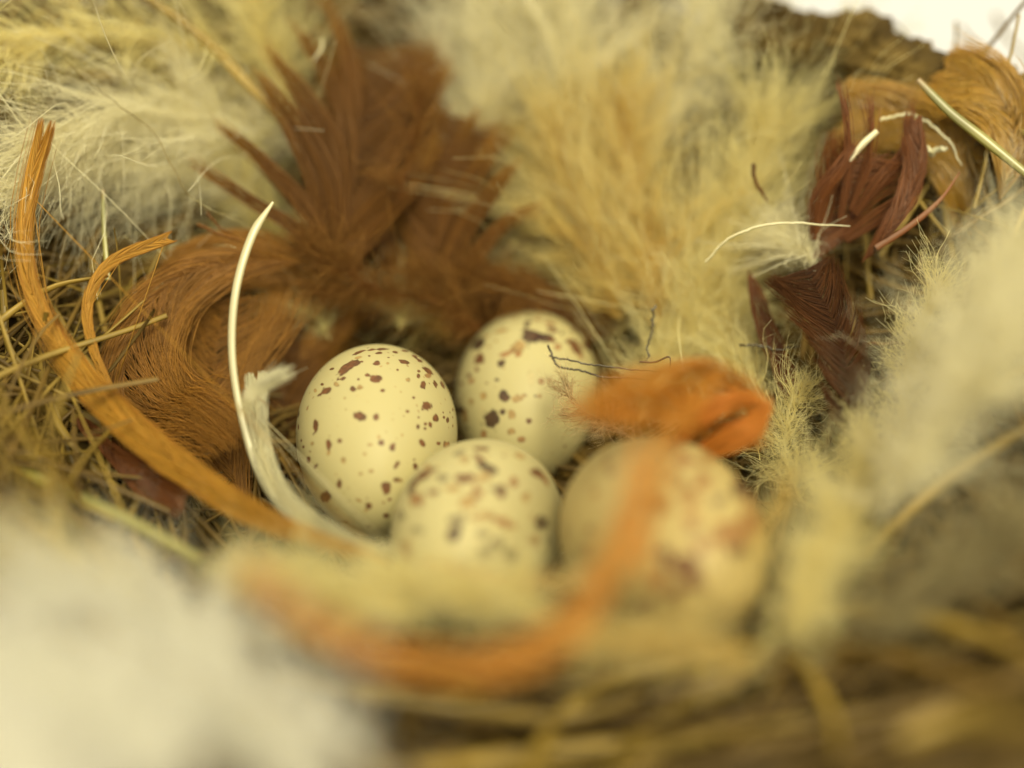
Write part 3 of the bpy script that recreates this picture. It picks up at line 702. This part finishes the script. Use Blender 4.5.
vane_feather('long orange curved feather sweeping from upper left tip towards the eggs', [(388, 560, 8.3), (345, 548, 8.4), (270, 520, 8.6), (205, 482, 8.9), (130, 425, 9.2), (70, 360, 9.5), (34, 295, 9.6), (24, 235, 9.7), (32, 180, 9.8), (42, 140, 9.8)],
             [(0, 4, 5), (.12, 14, 10), (.3, 18, 16), (.45, 12, 11), (.7, 7, 8), (.9, 7, 9), (1, 3, 3)], M['orange'], nb=620, ang=9, clump=0, thick=2.4, shaft=2, jit=.01, bendt=-.05, wjit=.05, lift=.03)
vane_feather('small orange curl branching off the long orange feather at left', [(112, 392, 9.5), (92, 345, 9.6), (88, 300, 9.7), (112, 262, 9.8), (168, 238, 9.9)],
             [(0, 4, 4), (.3, 5, 6), (.7, 6, 6), (1, 4, 6)], M['orange'], nb=200, ang=10, thick=1.8, jit=.01, bendt=0, wjit=.05)
vane_feather('dark red feather scrap under the long orange feather at left', [(70, 410, 9.7), (110, 450, 9.4), (150, 480, 9.2), (185, 500, 9.0)],
             [(0, 6, 8), (.5, 16, 20), (1, 8, 8)], M['redbrown'], nb=160, ang=16, clump=6, clumpk=.5, thick=2)
vane_feather('blurred orange feather arc in the foreground below the eggs', [(640, 420, 7.0), (634, 480, 6.7), (612, 562, 6.4), (560, 632, 6.1), (490, 662, 6.0), (400, 656, 5.9), (320, 622, 5.9), (255, 576, 6.0)],
             [(0, 12, 14), (.25, 20, 18), (.45, 18, 12), (.7, 16, 12), (1, 4, 4)], M['salmon'], nb=84, ang=8, thick=2.4, jit=.01, bendt=-.05, wjit=.05, shaft=3)
rolled = vane_feather('bright orange rolled feather resting on the two right eggs', [(568, 415, 7.0), (615, 400, 7.5), (665, 388, 8.3), (702, 388, 8.8), (730, 408, 9.0), (730, 438, 9.1)],
             [(0, 20, 25), (.3, 24, 44), (.6, 32, 50), (.85, 24, 40), (1, 10, 22)], M['salmon'], nb=190, ang=16, thick=3, jit=.02, curl=.35, shaft=3, lift=.05)
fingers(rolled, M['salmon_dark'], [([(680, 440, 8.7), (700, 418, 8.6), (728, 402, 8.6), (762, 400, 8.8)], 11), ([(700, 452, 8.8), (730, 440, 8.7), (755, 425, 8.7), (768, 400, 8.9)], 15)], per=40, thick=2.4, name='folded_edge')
vane_feather('pale orange soft feather lying over the nearest egg', [(720, 370, 8.2), (675, 430, 7.6), (650, 500, 7.2), (628, 570, 6.9)],
             [(0, 10, 12), (.4, 14, 16), (1, 18, 12)], M['salmon'], nb=60, ang=10, thick=2.0, jit=.02, wjit=.1)
vane_feather('thin peach wisp curving across the front of the smudged egg', [(420, 560, 8.0), (470, 572, 7.8), (530, 582, 7.6), (600, 575, 7.3)],
             [(0, 4, 6), (.5, 10, 10), (1, 6, 6)], M['salmon'], nb=60, ang=12, thick=1.5)
# top right cluster
rf = vane_feather('dark red brown feather with spiky tips at the top right', [(812, 262, 10.5), (828, 225, 10.5), (845, 185, 10.4), (862, 150, 10.3)],
             [(0, 20, 26), (.4, 32, 46), (1, 16, 30)], M['redbrown'], nb=150, ang=26, clump=0, thick=2.0, shaft=1.5)
fingers(rf, M['redbrown'], [
    ([(840, 220, 10.4), (848, 170, 10.3), (848, 120, 10.2), (841, 78, 10.2)], 5),
    ([(850, 210, 10.4), (868, 160, 10.3), (872, 120, 10.2), (868, 88, 10.2)], 5),
    ([(855, 215, 10.4), (880, 180, 10.3), (905, 150, 10.3), (912, 100, 10.2)], 7),
    ([(815, 240, 10.4), (820, 200, 10.3), (838, 170, 10.2), (858, 140, 10.2)], 10),
    ([(845, 240, 10.4), (880, 215, 10.3), (905, 195, 10.2), (925, 165, 10.2)], 9)], per=26)
vane_feather('curved dark red feather strand sweeping beside the thin pale straw', [(862, 262, 10.2), (885, 235, 10.1), (905, 205, 10.1), (918, 165, 10.2), (915, 120, 10.2)],
             [(0, 10, 8), (.4, 16, 10), (.8, 10, 8), (1, 3, 3)], M['redbrown'], nb=240, ang=12, clump=3, clumpk=.5, thick=1.8, shaft=1.4)
ribbon('feather_barb', 'thin dark red barb curving up right towards the amber feather', 'feather', [(876, 248, 10.1), (910, 226, 10.1), (940, 200, 10.1), (960, 172, 10.1)], [(0, 7), (.5, 6), (1, 1)], M['redbrown'])
vane_feather('translucent amber feather arching above the dark red feather', [(960, 250, 10.6), (965, 190, 10.5), (945, 140, 10.6), (900, 112, 10.7), (850, 108, 10.8)],
             [(0, 24, 24), (.4, 40, 24), (.8, 34, 20), (1, 20, 12)], M['amber'], nb=420, ang=20, thick=2.2, shaft=1.5, bendt=.1, lift=.03)
vane_feather('glossy amber feather curling over the rim at the right edge', [(1000, 200, 10.2), (1012, 150, 10.2), (1006, 112, 10.3), (982, 84, 10.4), (945, 70, 10.6)],
             [(0, 34, 30), (.4, 40, 24), (.8, 18, 12), (1, 6, 6)], M['amber'], nb=480, ang=16, thick=2.4, shaft=1.5, bendt=.05, lift=.03)
vane_feather('dark brown downy feather lying right of the orange rolled feather', [(850, 440, 9.3), (848, 380, 9.4), (835, 325, 9.7), (805, 270, 10.1)],
             [(0, 20, 18), (.3, 30, 26), (.7, 36, 30), (1, 26, 24)], M['darkbrown'], nb=340, ang=34, clump=9, clumpk=.5, thick=2.0, shaft=1.5)
vane_feather('narrow reddish brown feather tip between cream down and dark feather', [(748, 270, 10.6), (762, 315, 10.4), (778, 355, 10.3), (792, 395, 10.1)],
             [(0, 8, 10), (.5, 10, 10), (1, 4, 4)], M['redbrown'], nb=160, ang=14, clump=4, clumpk=.5, thick=1.6)

# white quill with split base
ribbon('white_quill', 'slender white curved quill standing tallest left of the eggs', 'quill', [(273, 202, 9.7), (252, 236, 9.6), (236, 290, 9.5), (232, 350, 9.45), (240, 410, 9.4), (258, 470, 9.3), (285, 510, 9.1), (330, 535, 8.9)],
       [(0, 3), (.08, 9), (.3, 8), (.6, 7), (.8, 9), (1, 10)], M['ivory'], flat=.5)
vane_feather('white curved feather strip beside the tall white quill', [(395, 552, 8.5), (345, 540, 8.6), (300, 515, 8.9), (272, 480, 9.2), (258, 430, 9.4), (256, 380, 9.6)],
             [(0, 8, 10), (.3, 10, 10), (.7, 9, 9), (1, 3, 3)], M['ivory'], nb=240, ang=7, thick=1.8, jit=.01, bendt=0, clump=0)
tuft = empty('feather', P(246, 412, 8.9), 'small white bent tuft crossing the white quill', 'feather')
fingers(tuft, M['ivory'], [([(244, 414, 8.9), (250, 396, 8.9), (266, 384, 9.0), (296, 371, 9.2)], 8), ([(246, 412, 8.95), (254, 392, 8.95), (270, 378, 9.0), (284, 368, 9.1)], 6)], per=50, thick=1.1)

# ------------------------------------------------------------------ down plumes
G1 = 'pale down feathers lining the nest'
def on(px, py, lift): return (px, py, hit(px, py) - lift)
def plume(label, pts, lifts, *a, **k):
    if isinstance(lifts, (int, float)): lifts = [lifts] * len(pts)
    return down(label, [on(x, y, l) for (x, y), l in zip(pts, lifts)], *a, group=G1, **k)
W_, K_, T_, Y_ = M['down_white'], M['down_cream'], M['down_tan'], M['down_grey']
# upper left
plume('white plume with long strands hanging over the straw at upper left', [(300, 150), (210, 115), (110, 120), (20, 150)], [.4, .5, .6, .6], 130, W_, nb=700, flow=(-.1, -.45, .1), wob=.05, strays=34)
plume('white plume streaming left to the picture edge below the quill', [(250, 190), (150, 165), (50, 175), (-60, 215)], [.3, .4, .5, .6], 90, W_, nb=700, flow=(-.3, -.05, .1))
plume('pale cream plume filling the corner above the upper left strands', [(260, 60), (160, 40), (60, 30), (-40, 60)], .3, 120, K_, nb=600, flow=(-.2, -.1, 0))
plume('cream plume behind the pale yellow quill', [(300, 130), (270, 60), (250, 0), (240, -60)], .3, 110, K_, nb=700)
plume('cream plume lying behind the left tips of the big brown feather', [(300, 250), (250, 210), (210, 170), (180, 120)], .15, 110, K_, nb=800)
# upper middle
plume('cream mass of down above the brown oval feather', [(470, 160), (480, 100), (500, 40), (520, -30)], .4, 130, W_, nb=900)
plume('whitish down plume at the middle of the top edge', [(560, 120), (570, 60), (560, 0), (540, -50)], .5, 140, W_, nb=900)
plume('cream down plume fanning up at the right of the top edge', [(650, 160), (680, 90), (720, 30), (740, -30)], .5, 130, W_, nb=900)
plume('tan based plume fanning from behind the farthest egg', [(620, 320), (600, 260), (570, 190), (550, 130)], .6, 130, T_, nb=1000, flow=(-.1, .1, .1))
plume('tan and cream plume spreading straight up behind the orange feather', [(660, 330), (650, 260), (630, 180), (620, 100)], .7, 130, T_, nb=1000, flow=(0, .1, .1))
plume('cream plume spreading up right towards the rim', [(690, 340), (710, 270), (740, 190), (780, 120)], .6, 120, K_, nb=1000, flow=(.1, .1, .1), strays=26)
plume('wispy cream plume reaching over the dark rim at top right', [(720, 220), (770, 160), (820, 100), (870, 50)], .15, 80, K_, nb=240, flow=(.1, .05, 0))
plume('fluffy white tuft in front of the dark red feather', [(815, 262), (800, 250), (788, 240), (775, 232)], 1.0, 48, W_, nb=260, curl=.5, strays=40)
plume('cream down directly behind the orange rolled feather', [(640, 420), (660, 370), (680, 330), (700, 290)], .6, 90, K_, nb=700)
plume('cream down between the orange feather and the dark brown feather', [(760, 460), (750, 400), (730, 350), (720, 290)], .5, 90, K_, nb=700)
plume('small cream tuft above the leftmost egg', [(400, 330), (402, 310), (400, 290), (398, 270)], .6, 34, K_, nb=160, bar=3)
plume('thin cream wisps above and left of the leftmost egg', [(330, 340), (320, 320), (310, 310), (300, 300)], .5, 60, K_, nb=160, bar=3)
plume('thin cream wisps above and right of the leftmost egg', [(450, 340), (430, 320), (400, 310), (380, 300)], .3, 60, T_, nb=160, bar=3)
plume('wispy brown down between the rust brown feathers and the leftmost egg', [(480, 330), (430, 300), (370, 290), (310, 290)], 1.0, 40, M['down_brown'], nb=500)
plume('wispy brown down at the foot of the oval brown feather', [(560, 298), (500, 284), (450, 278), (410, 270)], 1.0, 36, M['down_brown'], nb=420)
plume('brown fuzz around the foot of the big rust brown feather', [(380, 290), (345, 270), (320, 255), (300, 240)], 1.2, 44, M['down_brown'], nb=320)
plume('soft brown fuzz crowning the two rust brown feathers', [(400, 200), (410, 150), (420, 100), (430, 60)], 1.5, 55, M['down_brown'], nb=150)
# right
plume('large white mound of down rising to the right edge', [(925, 440), (945, 370), (975, 310), (1025, 250)], [.7, 1.1, 1.4, 1.4], 85, W_, nb=1100, flow=(.1, .0, .1), curl=.6)
plume('white down plume at the middle of the right edge', [(880, 520), (930, 440), (980, 380), (1040, 310)], [1.3, 1.6, 1.9, 2.0], 110, W_, nb=900, curl=.6)
plume('cream down plume right of the dark brown feather', [(880, 490), (905, 410), (915, 340), (940, 280)], [.5, .6, .7, .7], 55, K_, nb=700)
plume('blurred cream plume at the lower right of the nearest egg', [(790, 640), (820, 570), (850, 500), (870, 430)], [1.1, 1.2, 1.1, .8], 75, K_, nb=800)
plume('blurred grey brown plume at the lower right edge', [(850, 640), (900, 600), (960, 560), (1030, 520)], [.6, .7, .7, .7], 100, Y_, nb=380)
plume('blurred cream wisps hugging the right side of the nearest egg', [(740, 670), (800, 610), (835, 540), (815, 460)], [.9, 1.0, .8, .6], 60, K_, nb=420)
plume('loose cream wisps under the tip of the dark brown feather', [(800, 500), (785, 450), (790, 410), (810, 380)], [.5, .6, .7, .7], 55, K_, nb=260)
# below eggs
plume('blurred cream plume below the smudged egg', [(560, 620), (500, 600), (430, 590), (360, 580)], [1.9, 2.0, 2.0, 1.6], 60, K_, nb=700)
plume('blurred pale plume under the end of the long orange feather', [(420, 620), (350, 600), (290, 580), (230, 570)], [1.8, 1.7, 1.4, 1.0], 70, K_, nb=700)
plume('blurred tan plume under the nearest egg', [(760, 650), (700, 650), (640, 640), (580, 640)], [1.5, 1.6, 1.7, 1.7], 50, T_, nb=500)
plume('sparse blurred wisps crossing in front of the nearest egg', [(640, 640), (700, 600), (760, 540), (800, 470)], [2.4, 2.3, 2.0, 1.4], 75, T_, nb=95, bar=4)
plume('sparse blurred wisps crossing the base of the smudged egg', [(400, 610), (470, 590), (540, 580), (600, 590)], [2.2, 2.3, 2.3, 2.2], 60, K_, nb=120, bar=4)
down('grey brown wisps of down between the farthest egg and the orange feather', [(650, 450, 9.3), (610, 425, 9.5), (575, 405, 9.8), (560, 380, 10.0)], 44, M['down_tan_grey'], nb=120, bar=4, group=G1, strays=0)
# lower left mound, close to the lens
plume('bright white blurred plume in the bottom left corner', [(200, 800), (130, 740), (60, 690), (-20, 650)], 1.2, 150, M['down_bright'], nb=900)
plume('bright white blurred plume along the bottom edge at left', [(320, 810), (260, 740), (190, 690), (120, 650)], 1.2, 130, M['down_bright'], nb=620)
plume('thin blurred white wisps fading right from the lower left mound', [(400, 800), (350, 740), (300, 690), (250, 640)], 1.0, 110, M['down_bright'], nb=170, bar=3)
plume('blurred white plume topping the lower left mound', [(260, 700), (190, 640), (110, 600), (20, 580)], 1.1, 120, M['down_bright'], nb=900)
plume('blurred cream plume at the left edge above the white mound', [(150, 640), (90, 600), (30, 560), (-40, 540)], .7, 90, K_, nb=700)
plume('blurred white plume at the very bottom left corner', [(100, 860), (40, 790), (-20, 740), (-80, 700)], 1.4, 160, M['down_bright'], nb=700)

# ------------------------------------------------------------------ loose hairs and barbs
def hair(label, pts, w, mat='hair', noise=.004, name='hair'):
    return ribbon(name, label, 'hair', pts, [(0, w), (.7, w * .8), (1, w * .3)], M[mat], flat=1, sides=5, noise=noise, n=60)
hair('dark grey hair looping over the right side of the farthest egg', [(548, 345, 10.1), (556, 362, 10.1), (580, 370, 10.0), (612, 378, 9.9), (650, 380, 9.8)], 2.5)
hair('second grey hair running along the farthest egg to the orange feather', [(549, 356, 10.1), (575, 360, 10.0), (605, 366, 9.9), (640, 372, 9.8), (660, 372, 9.7)], 2.2)
hair('thin kinked grey hair standing above the orange feather', [(655, 305, 10.3), (652, 325, 10.3), (647, 343, 10.2), (650, 358, 10.1), (645, 362, 10.1)], 2.5, noise=.008)
hair('short bent dark hair touching the top of the orange feather', [(640, 362, 9.9), (655, 362, 9.8), (669, 357, 9.7), (670, 369, 9.7)], 2.4, noise=0)
hair('wavy dark hair between orange feather and dark brown feather', [(740, 345, 10.2), (762, 344, 10.2), (780, 350, 10.1), (800, 346, 10.1)], 2.4, noise=.006)
hair('brown forked barb reaching right from the dark brown feather', [(852, 354, 9.8), (875, 346, 9.7), (900, 345, 9.7), (930, 337, 9.7), (960, 320, 9.7)], 5, 'brown', .004)
hair('short brown spur hanging from the forked barb', [(897, 343, 9.7), (906, 352, 9.7), (905, 362, 9.7)], 3, 'brown', .002)
hair('tiny dark thorn shaped barb in the cream down', [(754, 164, 10.5), (755, 178, 10.5), (760, 190, 10.5), (768, 202, 10.5)], 4, 'darkbrown', .003)
hair('dark curved barb at the left tips of the big brown feather', [(208, 212, 10.4), (222, 228, 10.4), (240, 236, 10.4)], 3, 'brown', .003)
hair('dark barb lying level left of the white quill tip', [(198, 224, 10.4), (225, 236, 10.4), (250, 242, 10.4)], 4, 'brown', .003)
hair('long thin white strand arching over the fluffy tuft', [(705, 262, 10.2), (730, 238, 10.1), (775, 225, 10.1), (850, 226, 10.1)], 3, 'ivory', .003)
hair('fine white strand looping down over the upper left straw', [(65, 60, 10.3), (150, 130, 10.3), (190, 200, 10.2), (240, 220, 10.2)], 1.0, 'straw', .006)
hair('fine pale strand standing at the big brown feather tips', [(323, 38, 11), (318, 52, 11), (313, 62, 11)], 3, 'ivory', .002)
